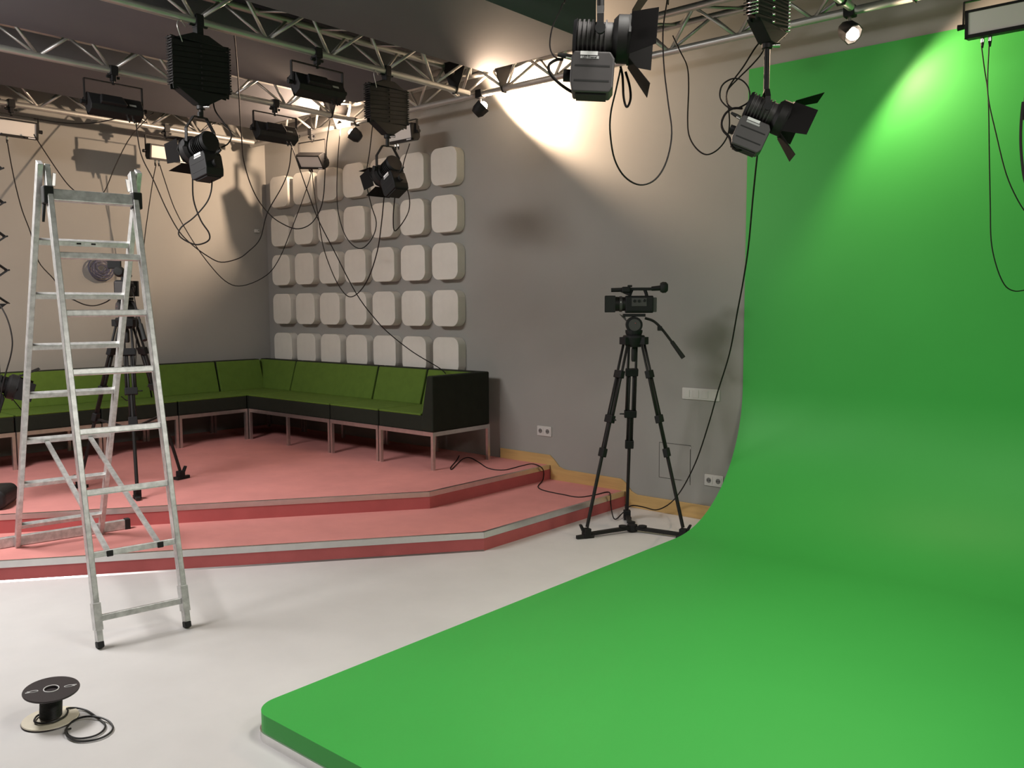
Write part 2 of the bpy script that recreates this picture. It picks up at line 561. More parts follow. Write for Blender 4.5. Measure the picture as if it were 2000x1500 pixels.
# local: x = across, y = from front feet to rear feet
TOPN, TOPZ, RN = 0.588, 2.241, 1.686
def fpt(x, z): return Vector((x, TOPN * z / TOPZ, z))
def rpt(x, z, z0=0.119): return Vector((x, RN + (TOPN - RN) * (z - z0) / (TOPZ - z0), z))
FW, RW, RWT = 0.198, 0.235, 0.229
fd = (fpt(0, 1) - fpt(0, 0)).normalized(); rd = (rpt(0, 1) - rpt(0, 0)).normalized()
for s in (-1, 1):
    st = MB().bar(fpt(s * FW, 0.03), fpt(s * FW, 2.25), 0.026, 0.052, fd.cross(Vector((1, 0, 0)))).build('front_stile', 'alu_ladder', lad, bevel=0.003)
    MB().bar(fpt(s * FW, 0.0) + Vector((0, 0, 0.002)), fpt(s * FW, 0.034), 0.030, 0.054, fd.cross(Vector((1, 0, 0)))).build('rubber_foot', 'rubber', st, bevel=0.008)
    MB().bar(fpt(s * FW, 0.08), fpt(s * FW, 0.20), 0.034, 0.060, fd.cross(Vector((1, 0, 0)))).build('sleeve', 'alu_ladder', st, bevel=0.002)
    MB().bar(rpt(s * RW, 0.121), rpt(s * RWT, 2.262), 0.026, 0.052, rd.cross(Vector((1, 0, 0)))).build('rear_stile', 'alu_ladder', lad, bevel=0.003)
    # hinge block and spread guide at the top
    hb = MB().box(fpt(s * (FW + 0.008), 2.105) + Vector((0, 0.005, 0)), (0.046, 0.062, 0.085)).build('hinge_block', 'rubber', lad, bevel=0.006)
    MB().prism([fpt(s * (FW + 0.012), 2.06) + Vector((0, 0.035, 0)), fpt(s * (FW + 0.012), 2.14) + Vector((0, 0.04, 0)), fpt(s * (FW + 0.012), 2.00) + Vector((0, 0.10, -0.02))], (s * 0.012, 0, 0)).build('hinge_wing', 'rubber', hb)
    MB().bar(fpt(s * (FW - 0.022), 2.150) + Vector((0, 0.0, 0)), fpt(s * (FW - 0.030), 2.215) + Vector((0, -0.010, 0)), 0.016, 0.006, (0, 1, 0)).build('spring_latch', 'alu', lad, bevel=0.002)
for k in range(7):
    z = 0.13 + 0.28 * k
    o = MB().bar(fpt(-FW, z), fpt(FW, z), 0.030, 0.030, fd).build('rung', 'alu_ladder', lad, bevel=0.004)
    if k == 1:
        for x in (-0.115, 0.115):
            MB().box(fpt(x, z) + Vector((0, -0.018, 0)), (0.028, 0.010, 0.028)).build('brace_pad', 'rubber', lad, bevel=0.003)
MB().bar(fpt(-FW, 2.105), fpt(FW, 2.105), 0.030, 0.058, fd).build('top_rung', 'alu_ladder', lad, bevel=0.004)
for k in range(7):
    z = 0.262 + 0.272 * k
    hw = RW + (RWT - RW) * (z - 0.119) / (TOPZ - 0.119)
    r = MB().bar(rpt(-hw, z), rpt(hw, z), 0.030, 0.030, rd).build('rung', 'alu_ladder', lad, bevel=0.004)
    if k == 6:
        for x, mm in ((-0.06, 'label_white'), (-0.03, 'black'), (0.01, 'label_white'), (0.04, 'black')):
            MB().box(rpt(x, z) + Vector((0, -0.0162, -0.004)), (0.022, 0.001, 0.010)).build('sticker', mm, r)
for s in (-1, 1):
    MB().bar(fpt(s * 0.115, 0.41) + Vector((0, 0.014, 0.0)), rpt(s * 0.115, 0.806) + Vector((0, -0.012, -0.012)), 0.012, 0.024, (1, 0, 0)).build('spreader_brace', 'alu_ladder', lad)
sb = MB().box((0.0, RN + 0.03, 0.152), (0.80, 0.034, 0.062)).build('stabiliser_bar', 'alu_ladder', lad, bevel=0.004)
for s in (-1, 1):
    MB().box((s * 0.405, RN + 0.03, 0.150), (0.034, 0.044, 0.064 + 0.012)).build('end_cap', 'rubber', sb, bevel=0.005)

# ------------------------------------------------------------------ camera tripods
def tripod(loc, angles, rad, zb, label, handle_dir, spreader=True, group=None):
    root = empty('camera_tripod', loc, label=label, cat='tripod', group=group)
    for an in angles:
        a = R(an)
        out = Vector((math.cos(a), math.sin(a), 0)); side = Vector((-out.y, out.x, 0))
        top = out * 0.065 + Vector((0, 0, zb - 0.03)); foot = out * rad + Vector((0, 0, 0.055))
        P = lambda t: top.lerp(foot, t)
        leg = MB()
        for s in (-1, 1):
            leg.tube([P(0) + side * s * 0.026, P(0.42) + side * s * 0.030], 0.009, 8)
        leg = leg.build('leg', 'black_metal', root)
        mid = MB()
        for s in (-1, 1):
            mid.tube([P(0.16) + side * s * 0.014, P(0.59) + side * s * 0.016], 0.0085, 8)
        mid.build('middle_tubes', 'black_metal', leg)
        MB().tube([P(0.42), P(0.985)], 0.012, 10).build('lower_tube', 'black_metal', leg)
        rot = Matrix((side, (foot - top).normalized(), side.cross((foot - top).normalized()))).transposed()
        for t, w in ((0.165, 0.088), (0.405, 0.086), (0.585, 0.060)):
            MB().box(P(t), (w, 0.052 if t < 0.5 else 0.06, 0.034), rot).build('clamp', 'black', leg, bevel=0.005)
        MB().tube([P(0.405) + side * 0.045, P(0.405) + side * 0.075], 0.005, 6).build('lock_lever', 'black', leg)
        ft = MB().box(out * rad + Vector((0, 0, 0.035)), (0.05, 0.05, 0.062), Matrix.Rotation(a, 3, 'Z'))
        ft.prism([out * (rad + 0.03) + side * 0.012 + Vector((0, 0, 0.04)), out * (rad + 0.055) + side * 0.012 + Vector((0, 0, 0.095)), out * (rad + 0.04) + side * 0.012 + Vector((0, 0, 0.10)), out * (rad + 0.012) + side * 0.012 + Vector((0, 0, 0.05))], side * -0.024)
        ft = ft.build('foot', 'black', root, bevel=0.004)
        MB().prism([out * (rad + 0.075) - side * 0.012 + Vector((0, 0, 0.001)), out * (rad + 0.075) + side * 0.012 + Vector((0, 0, 0.001)), out * (rad - 0.045) + side * 0.028 + Vector((0, 0, 0.001)), out * (rad - 0.045) - side * 0.028 + Vector((0, 0, 0.001))], (0, 0, 0.022)).build('foot_pad', 'rubber', ft)
        if spreader:
            MB().bar(out * 0.03 + Vector((0, 0, 0.03)), out * (rad - 0.02) + Vector((0, 0, 0.024)), 0.030, 0.024).build('spreader_arm', 'black_metal', root, bevel=0.003)
            MB().cyl(out * 0.075 + Vector((0, 0, 0.043)), out * 0.075 + Vector((0, 0, 0.052)), 0.03, n=14).build('arm_lock', 'black', root)
    if spreader:
        MB().cyl((0, 0, 0.008), (0, 0, 0.05), 0.036, n=16).build('spreader_hub', 'black', root)
    else:
        MB().box((0, 0, zb * 0.36), (0.05, 0.05, 0.05)).build('spreader_hub', 'black', root, bevel=0.005)
        for an in angles:
            a = R(an); out = Vector((math.cos(a), math.sin(a), 0))
            MB().bar(Vector((0, 0, zb * 0.36)), out * (0.065 + (rad - 0.065) * 0.58) + Vector((0, 0, zb * 0.42)), 0.018, 0.014).build('spreader_arm', 'black_metal', root)
    # crown, bowl, bowl handle, fluid head
    cr = MB().lathe([(0.0, zb - 0.055), (0.05, zb - 0.055), (0.068, zb - 0.03), (0.078, zb + 0.01), (0.07, zb + 0.025), (0.0, zb + 0.025)], 20)
    for an in angles:
        a = R(an); out = Vector((math.cos(a), math.sin(a), 0))
        cr.box(out * 0.07 + Vector((0, 0, zb - 0.012)), (0.045, 0.075, 0.05), Matrix.Rotation(a, 3, 'Z'))
    cr.build('crown', 'black', root, bevel=0.003)
    MB().lathe([(0.0, zb - 0.155), (0.012, zb - 0.155), (0.017, zb - 0.145), (0.017, zb - 0.075), (0.01, zb - 0.05), (0.0, zb - 0.05)], 14).build('bowl_handle', 'rubber', root)
    hd = Vector(handle_dir).normalized(); hs = Vector((-hd.y, hd.x, 0))
    head = MB().lathe([(0.0, zb + 0.02), (0.05, zb + 0.02), (0.058, zb + 0.045), (0.058, zb + 0.06), (0.0, zb + 0.065)], 20)
    c = Vector((0, 0, zb + 0.095))
    head.cyl(c - hs * 0.05, c + hs * 0.05, 0.055, n=22)
    head = head.build('fluid_head', 'black', root)
    kn = MB().cyl(c + hs * 0.05, c + hs * 0.062, 0.040, n=20)
    kn.cyl(c - hs * 0.05, c - hs * 0.062, 0.040, n=20)
    kn.build('drag_knob', 'dark_grey', head)
    MB().box(c - hs * 0.063 + hd * 0.006 + Vector((0, 0, 0.012)), (0.006, 0.006, 0.003)).build('red_mark', 'riser', head)
    rot = Matrix((hs, hd, Vector((0, 0, 1)))).transposed()
    MB().box(Vector((0, 0, zb + 0.160)), (0.07, 0.150, 0.020), rot).build('quick_release_plate', 'black', head, bevel=0.003)
    MB().prism([Vector((0, 0, zb + 0.15)) - hd * 0.06 - hs * 0.02, Vector((0, 0, zb + 0.11)) - hd * 0.045 - hs * 0.02, Vector((0, 0, zb + 0.168)) - hd * 0.10 - hs * 0.02], hs * 0.04).build('plate_lever', 'dark_grey', head)
    h0 = Vector((0, 0, zb + 0.140)) + hd * 0.075 + hs * 0.02
    ph = MB().tube(spline([h0, h0 + hd * 0.06 + Vector((0, 0, -0.022)), h0 + hd * 0.115 + Vector((0, 0, -0.075)), h0 + hd * 0.185 + Vector((0, 0, -0.165))], 5), 0.009, 8).build('pan_handle', 'black_metal', root)
    ga = h0 + hd * 0.182 + Vector((0, 0, -0.160)); gb = h0 + hd * 0.262 + Vector((0, 0, -0.270))
    MB().cyl(ga, gb, 0.0135, 0.016, 12).build('grip', 'rubber', ph)
    MB().box(h0 + hd * 0.10 + Vector((0, 0, -0.07)), (0.03, 0.03, 0.032), rot).build('handle_clamp', 'black', ph, bevel=0.004)
    return root

tri_a = tripod((-3.212, 4.978, 0), (-114, 12, 129), 0.365, 1.335, 'black camera tripod with ground spreader standing by the green screen', (0.80, 0.60, 0))
tri_b = tripod((-6.19, 2.905, PZ), (98, -22, 218), 0.40, 1.225, 'black camera tripod on the carpeted stage behind the ladder', (0.92, -0.15, 0), spreader=False)

def camcorder(loc, direction, label, group, tilt=0.0):
    """local +Y is where the lens looks, origin on the tripod plate"""
    root = empty('video_camera', loc, align((direction[0], direction[1], tilt)), label, 'camera', group)
    bd = MB().prism([(x, -0.125, z + 0.063) for x, z in rounded_rect(0.104, 0.116, 0.02, 4)], (0, 0.185, 0)).build('body', 'black', root, bevel=0.006)
    MB().box((0, -0.133, 0.060), (0.085, 0.030, 0.098)).build('battery', 'dark_grey', root, bevel=0.005)
    ln_ = MB().cyl((0, 0.055, 0.066), (0, 0.135, 0.066), 0.046, 0.050, 24).build('lens_barrel', 'black_metal', root)
    MB().lathe([(0.0485, 0.082), (0.053, 0.082), (0.053, 0.100), (0.0495, 0.100)], 24, 'Y', (0, 0, 0.066)).build('focus_ring', 'dark_grey', ln_)
    MB().cyl((0, 0.133, 0.066), (0, 0.136, 0.066), 0.038, n=24).build('front_glass', 'lens', ln_)
    hood = MB()
    for a, b in (((-0.060, 0.0), (0.004, 0.112)), ((0.060, 0.0), (0.004, 0.112))):
        hood.box((a[0], 0.163, 0.066), (b[0], 0.066, b[1]))
    hood.box((0, 0.163, 0.066 + 0.054), (0.124, 0.066, 0.004)); hood.box((0, 0.163, 0.066 - 0.054), (0.124, 0.066, 0.004))
    hood.box((0, 0.132, 0.066), (0.118, 0.006, 0.106))
    hood.build('lens_hood', 'rubber', root)
    hn = MB().tube(spline([(0, 0.03, 0.117), (0, 0.022, 0.142), (0, 0.014, 0.160)], 4), 0.010, 8)
    hn.tube(spline([(0, -0.085, 0.117), (0, -0.078, 0.142), (0, -0.070, 0.160)], 4), 0.012, 8)
    hn.box((0, -0.03, 0.166), (0.026, 0.19, 0.020))
    hn.build('carry_handle', 'black', root, bevel=0.004)
    mic = MB().cyl((0.012, 0.03, 0.163), (0.012, 0.155, 0.160), 0.0155, 0.014, 14)
    mic = mic.build('microphone', 'rubber', root)
    MB().box((0.0, 0.055, 0.162), (0.05, 0.06, 0.040)).build('mic_holder', 'black', root, bevel=0.010)
    MB().box((0.0, 0.030, 0.186), (0.030, 0.030, 0.014)).build('accessory_shoe', 'black', root, bevel=0.003)
    MB().prism([(-0.015, 0.10, 0.150), (-0.015, 0.03, 0.118), (-0.015, 0.03, 0.150)], (0.03, 0, 0)).build('handle_brace', 'black', root)
    vf = MB().cyl((0, -0.115, 0.168), (0, -0.175, 0.172), 0.015, 0.018, 14)
    vf = vf.build('viewfinder', 'black', root)
    MB().lathe([(0.0, -0.172), (0.030, -0.174), (0.038, -0.190), (0.036, -0.212), (0.024, -0.224), (0.0, -0.226)], 20, 'Y', (0, 0, 0.176)).build('eyecup', 'rubber', vf)
    for s in (-1, 1):
        MB().box((s * 0.0525, -0.03, 0.078), (0.004, 0.10, 0.055)).build('side_panel', 'dark_grey', root, bevel=0.001)
        for y, z in ((0.0, 0.085), (-0.03, 0.085), (-0.065, 0.088)):
            MB().cyl((s * 0.0545, y, z), (s * 0.058, y, z), 0.010, n=12).build('dial', 'black', root)
        MB().box((s * 0.0545, -0.064, 0.092), (0.001, 0.018, 0.006)).build('logo_strip', 'label_grey', root)
        MB().box((s * 0.0500, 0.092, 0.078), (0.008, 0.006, 0.010)).build('white_mark', 'label_grey', root)
    return root
camcorder((-3.212, 4.978, 1.335 + 0.170), (-0.80, -0.60), 'black video camera in profile on the tripod beside the green screen', 'video cameras on tripods')
cam_b = camcorder((-6.19, 2.905, PZ + 1.225 + 0.170), (-0.82, 0.57), 'black video camera mostly hidden behind the ladder stiles', 'video cameras on tripods')
mon = MB().box((-0.06, -0.02, 0.235), (0.090, 0.03, 0.062)).build('monitor', 'black', cam_b, bevel=0.006)
MB().tube([(-0.03, -0.02, 0.17), (-0.045, -0.02, 0.21)], 0.007, 8).build('monitor_arm', 'black', cam_b)
MB().tube(spline([(0.06, -0.10, 0.08), (0.09, -0.14, -0.1), (0.07, -0.15, -0.5), (0.02, -0.14, -0.72), (-0.03, -0.16, -0.70)], 8), 0.004, 6).build('camera_lead', 'cable', cam_b)

# ------------------------------------------------------------------ cable reel on the floor
reel = empty('cable_reel', (-3.385, 1.232, 0), (R(0), R(0), R(30)), 'small black topped cable reel standing on the grey floor', 'cable reel')
reel.scale = (0.86, 0.86, 0.92)
MB().lathe([(0.0, 0.002), (0.112, 0.002), (0.114, 0.006), (0.112, 0.011), (0.0, 0.011)], 40).build('lower_flange', 'spool_cream', reel)
MB().lathe([(0.1135, 0.001), (0.1155, 0.004), (0.1135, 0.007)], 40).build('flange_rim', 'spool_dark', reel)
MB().cyl((0, 0, 0.011), (0.012, 0, 0.128), 0.041, 0.041, 24).build('core', 'spool_dark', reel)
wd = MB()
for k in range(17):
    t = 0.02 + k * 0.0062
    wd.tube([(0.0005 + 0.012 * t / 0.128 + 0.0425 * math.cos(2 * math.pi * i / 24), 0.0425 * math.sin(2 * math.pi * i / 24), t) for i in range(24)], 0.0034, 6, closed=True)
wd.build('wound_cable', 'wire', reel)
tf = empty('tmp')
topf = MB().lathe([(0.026, -0.002), (0.112, -0.002), (0.1135, 0.002), (0.112, 0.005), (0.026, 0.005), (0.026, -0.002)], 44)
tilt = Matrix.Rotation(R(-4), 4, 'Y') @ Matrix.Rotation(R(3), 4, 'X')
bpy.data.objects.remove(tf)
top_o = topf.build('upper_flange', 'spool_dark', reel, loc=(0.012, 0, 0.130), rot=(R(3), R(4), 0))
MB().tube([(0.030 * math.cos(2 * math.pi * i / 28), 0.030 * math.sin(2 * math.pi * i / 28), 0.006) for i in range(28)], 0.0020, 6, closed=True).build('hub_ring', 'label_white', top_o)
for s in (-1, 1):
    mr = Matrix.Rotation(R(38), 3, 'Z')
    gl = [mr @ Vector((s * 0.068 + 0.016 * math.cos(2 * math.pi * i / 20) * 1.1, 0.008 * math.sin(2 * math.pi * i / 20), 0.0056)) for i in range(20)]
    MB().tube(gl, 0.0013, 5, closed=True).build('printed_mark', 'label_white', top_o)
    MB().box(mr @ Vector((s * 0.092, 0.004 * s, 0.0055)), (0.016, 0.004, 0.001), mr).build('printed_mark', 'label_white', top_o)
    MB().box(mr @ Vector((s * 0.090, -0.004 * s, 0.0055)), (0.008, 0.003, 0.001), mr).build('printed_mark', 'label_white', top_o)

CABLES = {
  'a_right': [(-7.864,2.976,3.014), (-7.869,2.999,2.976), (-7.883,3.15,2.75), (-7.88,3.256,2.609), (-7.853,3.362,2.533), (-7.823,3.451,2.53), (-7.815,3.526,2.599), (-7.864,3.649,2.828), (-7.906,3.807,3.095), (-7.901,3.971,3.294), (-7.892,4.043,3.369)],
  'a_down': [(-7.989,2.811,2.957), (-7.98,2.824,2.806), (-7.963,2.847,2.597), (-7.936,2.879,2.385), (-7.895,2.922,2.194), (-7.806,2.938,1.955), (-7.443,2.911,1.796), (-7.173,2.877,1.668), (-6.984,2.875,1.622), (-6.803,2.875,1.586), (-6.635,2.878,1.577), (-6.467,2.881,1.599), (-6.35,2.878,1.628)],
  'a_to_b': [(-7.909,3.003,3.151), (-7.396,3.032,3.05), (-6.97,3.049,2.99), (-6.554,3.057,2.967), (-6.377,3.056,2.971)],
  'b_to_d': [(-6.325,3.099,2.955), (-6.396,3.165,2.707), (-6.404,3.26,2.522), (-6.414,3.358,2.317), (-6.408,3.452,2.151), (-6.381,3.541,2.052), (-6.341,3.645,1.967), (-6.299,3.739,1.92), (-6.248,3.86,1.951), (-6.224,3.936,2.007), (-6.205,4.041,2.118), (-6.246,4.142,2.335), (-6.248,4.289,2.558), (-6.265,4.377,2.721), (-6.319,4.451,2.928)],
  'c_down': [(-7.995,4.101,2.915), (-8.043,4.09,2.78), (-8.13,4.075,2.497), (-8.213,4.064,2.21), (-8.252,4.069,2.015), (-8.356,4.133,1.568), (-8.44,4.204,1.157), (-8.495,4.238,0.92)],
  'c_to_f': [(-8.006,4.142,2.916), (-7.975,4.166,2.782), (-7.91,4.219,2.517), (-7.823,4.293,2.289), (-7.7,4.399,2.031), (-7.558,4.524,1.815), (-7.44,4.637,1.77), (-7.289,4.803,1.869), (-7.214,4.907,2.036), (-7.159,5.018,2.324), (-7.111,5.123,2.613), (-7.083,5.194,2.829), (-7.089,5.207,2.914)],
  'i_loop': [(-4.916,2.747,2.347), (-4.903,2.741,2.205), (-4.864,2.761,2.082), (-4.822,2.788,2.005), (-4.822,2.782,1.959), (-4.872,2.736,1.935), (-4.927,2.692,1.96), (-4.96,2.668,1.997), (-4.948,2.683,2.043), (-4.897,2.734,2.098), (-4.846,2.788,2.18), (-4.827,2.813,2.251), (-4.825,2.825,2.343)],
  'i_feed': [(-4.886,2.88,2.838), (-4.87,2.884,2.751), (-4.826,2.913,2.674), (-4.787,2.939,2.605), (-4.798,2.923,2.55), (-4.829,2.893,2.525)],
  'mid_loop': [(-4.878,3.035,3.251), (-5.1,3.184,3.19), (-5.428,3.4,3.075), (-5.731,3.594,2.942), (-5.989,3.766,2.806), (-6.144,3.874,2.713), (-6.33,4.041,2.582), (-6.469,4.204,2.467), (-6.437,4.279,2.36), (-6.387,4.355,2.285), (-6.311,4.466,2.231), (-6.248,4.569,2.273), (-6.223,4.651,2.391), (-6.233,4.705,2.528), (-6.283,4.767,2.768), (-6.332,4.827,3.003), (-6.365,4.897,3.231)],
  'd_to_sofa': [(-6.315,4.453,2.915), (-6.213,4.521,2.552), (-6.136,4.573,2.301), (-6.04,4.644,2.061), (-5.884,4.758,1.681), (-5.759,4.857,1.461), (-5.661,4.936,1.329), (-5.507,5.065,1.17), (-5.341,5.208,1.036), (-5.294,5.247,0.983)],
  'f_to_j': [(-7.081,5.212,2.904), (-6.95,5.129,2.736), (-6.815,5.049,2.572), (-6.653,4.959,2.387), (-6.427,4.828,2.134), (-6.223,4.737,1.941), (-5.995,4.655,1.756), (-5.812,4.617,1.649), (-5.675,4.615,1.677), (-5.492,4.576,1.798), (-5.263,4.477,1.996), (-5.066,4.354,2.185), (-4.883,4.226,2.356)],
  'junction_loop': [(-6.517,5.129,3.225), (-6.49,5.063,2.848), (-6.444,5.017,2.492), (-6.374,5.021,2.257), (-6.296,5.055,2.13), (-6.216,5.107,2.092), (-6.141,5.166,2.183), (-6.11,5.191,2.321), (-6.142,5.162,2.481), (-6.172,5.133,2.708), (-6.142,5.156,2.957), (-6.12,5.172,3.159), (-6.112,5.179,3.239)],
  'g_down': [(-5.631,5.172,2.959), (-5.515,4.986,2.734), (-5.417,4.913,2.61), (-5.243,4.807,2.42), (-5.154,4.696,2.282), (-5.092,4.514,2.143), (-5.023,4.435,2.234), (-4.891,4.337,2.367)],
  'k_rise': [(-1.87,2.45,3.23), (-2.08,2.725,2.778), (-2.061,2.681,2.688), (-2.058,2.62,2.597), (-2.04,2.579,2.514), (-2.013,2.569,2.467), (-1.979,2.575,2.451)],
  'k_loop': [(-1.977,2.577,2.451), (-1.996,2.56,2.449), (-2.015,2.541,2.429), (-2.007,2.544,2.395), (-1.979,2.565,2.36), (-1.945,2.591,2.332), (-1.916,2.614,2.319), (-1.895,2.633,2.326)],
  'k_loop2': [(-1.817,2.712,2.424), (-1.809,2.714,2.387), (-1.802,2.712,2.312), (-1.792,2.717,2.277), (-1.783,2.727,2.303), (-1.787,2.729,2.349), (-1.802,2.723,2.405)],
  'k_to_truss': [(-1.845,2.754,2.428), (-1.882,2.78,2.365), (-1.924,2.808,2.291), (-1.949,2.841,2.223), (-1.966,2.896,2.134), (-1.959,2.958,2.071), (-1.933,3.031,2.043), (-1.907,3.107,2.071), (-1.903,3.186,2.153), (-1.928,3.268,2.282), (-1.985,3.331,2.429), (-2.052,3.405,2.606), (-2.109,3.488,2.79), (-2.141,3.574,2.953), (-2.159,3.616,3.037), (-2.159,3.616,3.99)],
  'l_swag': [(-2.771,4.696,3.176), (-2.692,4.64,3.065), (-2.603,4.576,2.942), (-2.534,4.475,2.795), (-2.445,4.311,2.586), (-2.385,4.224,2.469), (-2.312,4.173,2.386), (-2.238,4.148,2.342), (-2.179,4.159,2.363), (-2.133,4.167,2.42), (-2.114,4.155,2.488), (-2.108,4.125,2.572), (-2.108,4.105,2.619), (-2.093,4.103,2.649), (-2.042,4.115,2.697), (-1.991,4.126,2.741), (-1.944,4.135,2.788), (-1.914,4.136,2.832)],
  'l_coil': [(-1.932,4.167,2.886), (-1.965,4.125,2.829), (-2.002,4.072,2.732), (-2.037,4.024,2.655), (-2.052,4.001,2.603), (-2.047,3.994,2.552), (-2.021,4.009,2.521), (-1.986,4.037,2.533), (-1.96,4.059,2.562), (-1.965,4.056,2.619), (-1.992,4.032,2.658), (-2.025,4,2.663), (-2.056,3.965,2.635), (-2.064,3.95,2.591), (-2.053,3.951,2.551), (-2.021,3.97,2.517), (-1.991,3.992,2.514)],
  'l_power': [(-1.963,3.99,2.51), (-1.997,3.96,2.51), (-2.024,3.934,2.485), (-2.036,3.918,2.44), (-2.027,3.922,2.403), (-2.004,3.938,2.371), (-1.991,3.944,2.329), (-1.971,3.959,2.306), (-1.943,3.984,2.316), (-1.916,4.01,2.338)],
  'long_floor': [(-1.887,4.012,2.325), (-1.972,4.174,2.269), (-2.058,4.322,2.111), (-2.144,4.462,1.882), (-2.239,4.605,1.706), (-2.348,4.756,1.516), (-2.463,4.895,1.264), (-2.6,5.015,1.009), (-2.727,5.146,0.787), (-2.871,5.257,0.515), (-3.025,5.367,0.299), (-3.175,5.487,0.15), (-3.264,5.507,0.076), (-3.351,5.507,0.036), (-3.331,5.297,0.1), (-3.438,5.306,0.09), (-3.492,5.273,0.03), (-3.472,5.163,0.012), (-3.5,5.164,0.03), (-3.655,5.364,0.059), (-3.655,5.357,0.135), (-3.752,5.457,0.125), (-3.775,5.312,0.122), (-3.822,5.18,0.122), (-3.966,5.177,0.122), (-4.125,5.189,0.122), (-4.231,5.224,0.122), (-4.318,5.306,0.122), (-4.405,5.473,0.131), (-4.405,5.486,0.197), (-4.407,5.449,0.245), (-4.558,5.526,0.242), (-4.57,5.394,0.242), (-4.559,5.169,0.242), (-4.7,5.139,0.242), (-4.956,5.292,0.242), (-5.169,5.408,0.242), (-5.179,5.334,0.242), (-5.033,5.103,0.242), (-4.903,4.912,0.242), (-4.987,4.99,0.242), (-5.17,5.243,0.242), (-5.316,5.424,0.242)],
  'h_one': [(-1.2,5.206,2.922), (-1.181,5.196,2.811), (-1.152,5.181,2.645), (-1.124,5.131,2.344), (-1.099,5.086,2.073), (-1.081,5.056,1.886), (-1.05,5.05,1.753), (-1.011,5.059,1.657), (-0.972,5.081,1.625), (-0.931,5.11,1.628), (-0.891,5.14,1.646)],
  'h_two': [(-1.164,5.207,2.92), (-1.149,5.139,2.742), (-1.131,5.098,2.614), (-1.081,5.056,2.432), (-1.016,5.009,2.214), (-0.95,4.992,2.066), (-0.89,4.992,1.973)],
  'h_three': [(-0.793,4.199,3.99), (-0.793,4.199,2.457), (-0.799,4.187,2.393), (-0.8,4.174,2.298), (-0.795,4.168,2.202), (-0.781,4.167,2.095), (-0.766,4.173,2.032)],
  'm_feed': [(-6.14,2.054,1.599), (-6.114,2.067,1.559), (-6.08,2.082,1.494), (-6.053,2.09,1.418), (-6.034,2.089,1.337), (-6.031,2.074,1.256), (-6.039,2.049,1.168), (-6.044,2.025,1.078), (-6.046,2.007,0.997), (-6.045,1.99,0.917)],
}

# ------------------------------------------------------------------ lighting trusses (triangular, apex down)
ZT = 3.254
TH, TW, BAY = 0.205, 0.125, 0.49
def truss(name, origin, rotz, length, label, plates=(), phase=0.0):
    """local +Y runs along the truss"""
    root = empty(name, origin, (0, 0, rotz), label, 'truss', 'lighting trusses under the ceiling')
    MB().tube([(0, 0, 0), (0, length, 0)], 0.024, 12).build('bottom_chord', 'truss', root)
    me = MB().tube([(0, 0, 0), (0, length, 0)], 0.024, 10).mesh('top_chord')
    me.materials.append(M['truss'])
    for s in (-1, 1):
        link('top_chord', me, root, loc=(s * TW, 0, TH))
    br = {}
    for s in (-1, 1):
        for q in (1, -1):
            mm = MB().tube([(0, 0, 0), (s * TW, q * BAY / 2, TH)], 0.011, 8).mesh('brace')
            mm.materials.append(M['truss']); br[(s, q)] = mm
    ct = {}
    for q in (1, -1):
        mm = MB().tube([(-TW * q, 0, 0), (TW * q, BAY / 2, 0)], 0.009, 6).mesh('cross_brace')
        mm.materials.append(M['truss']); ct[q] = mm
    n = int((length - 0.1) / BAY)
    for k in range(n + 1):
        y = phase + k * BAY
        for s in (-1, 1):
            for q in (1, -1):
                if 0.02 < y + q * BAY / 2 < length - 0.02 and y < length - 0.02:
                    link('brace', br[(s, q)], root, loc=(0, y, 0))
        if y + BAY < length:
            link('cross_brace', ct[1], root, loc=(0, y, TH)); link('cross_brace', ct[-1], root, loc=(0, y + BAY / 2, TH))
    for y in plates:
        pl = MB().prism([(-TW - 0.02, y, TH + 0.02), (TW + 0.02, y, TH + 0.02), (0.022, y, -0.03), (-0.022, y, -0.03)], (0, 0.008, 0)).build('end_plate', 'black_metal', root)
        MB().cyl((0, y - 0.004, TH * 0.62), (0, y - 0.012, TH * 0.62), 0.017, n=14).build('coupler', 'chrome', pl)
    return root
truss('lighting_truss', (-7.95, 0.0, ZT), 0, 5.13, 'aluminium truss running along the left wall above the sofa', phase=0.12)
truss('lighting_truss', (-6.33, 0.0, ZT), 0, 5.13, 'middle aluminium truss crossing the ceiling in a dark slot', plates=(4.87,), phase=0.0)
truss('lighting_truss', (-4.885, 0.0, ZT), 0, 5.13, 'nearest aluminium truss slanting across the top left of the photo', plates=(4.97,), phase=0.335)
truss('lighting_truss', (-1.87, 0.0, ZT), 0, 5.13, 'aluminium truss above the green screen, end at the top right', plates=(4.98,), phase=0.2)
truss('lighting_truss', (-8.1, 5.207, ZT), R(-90), 9.9, 'long aluminium truss along the wall with the white blocks', plates=(3.52, 6.55, 1.45), phase=0.105)

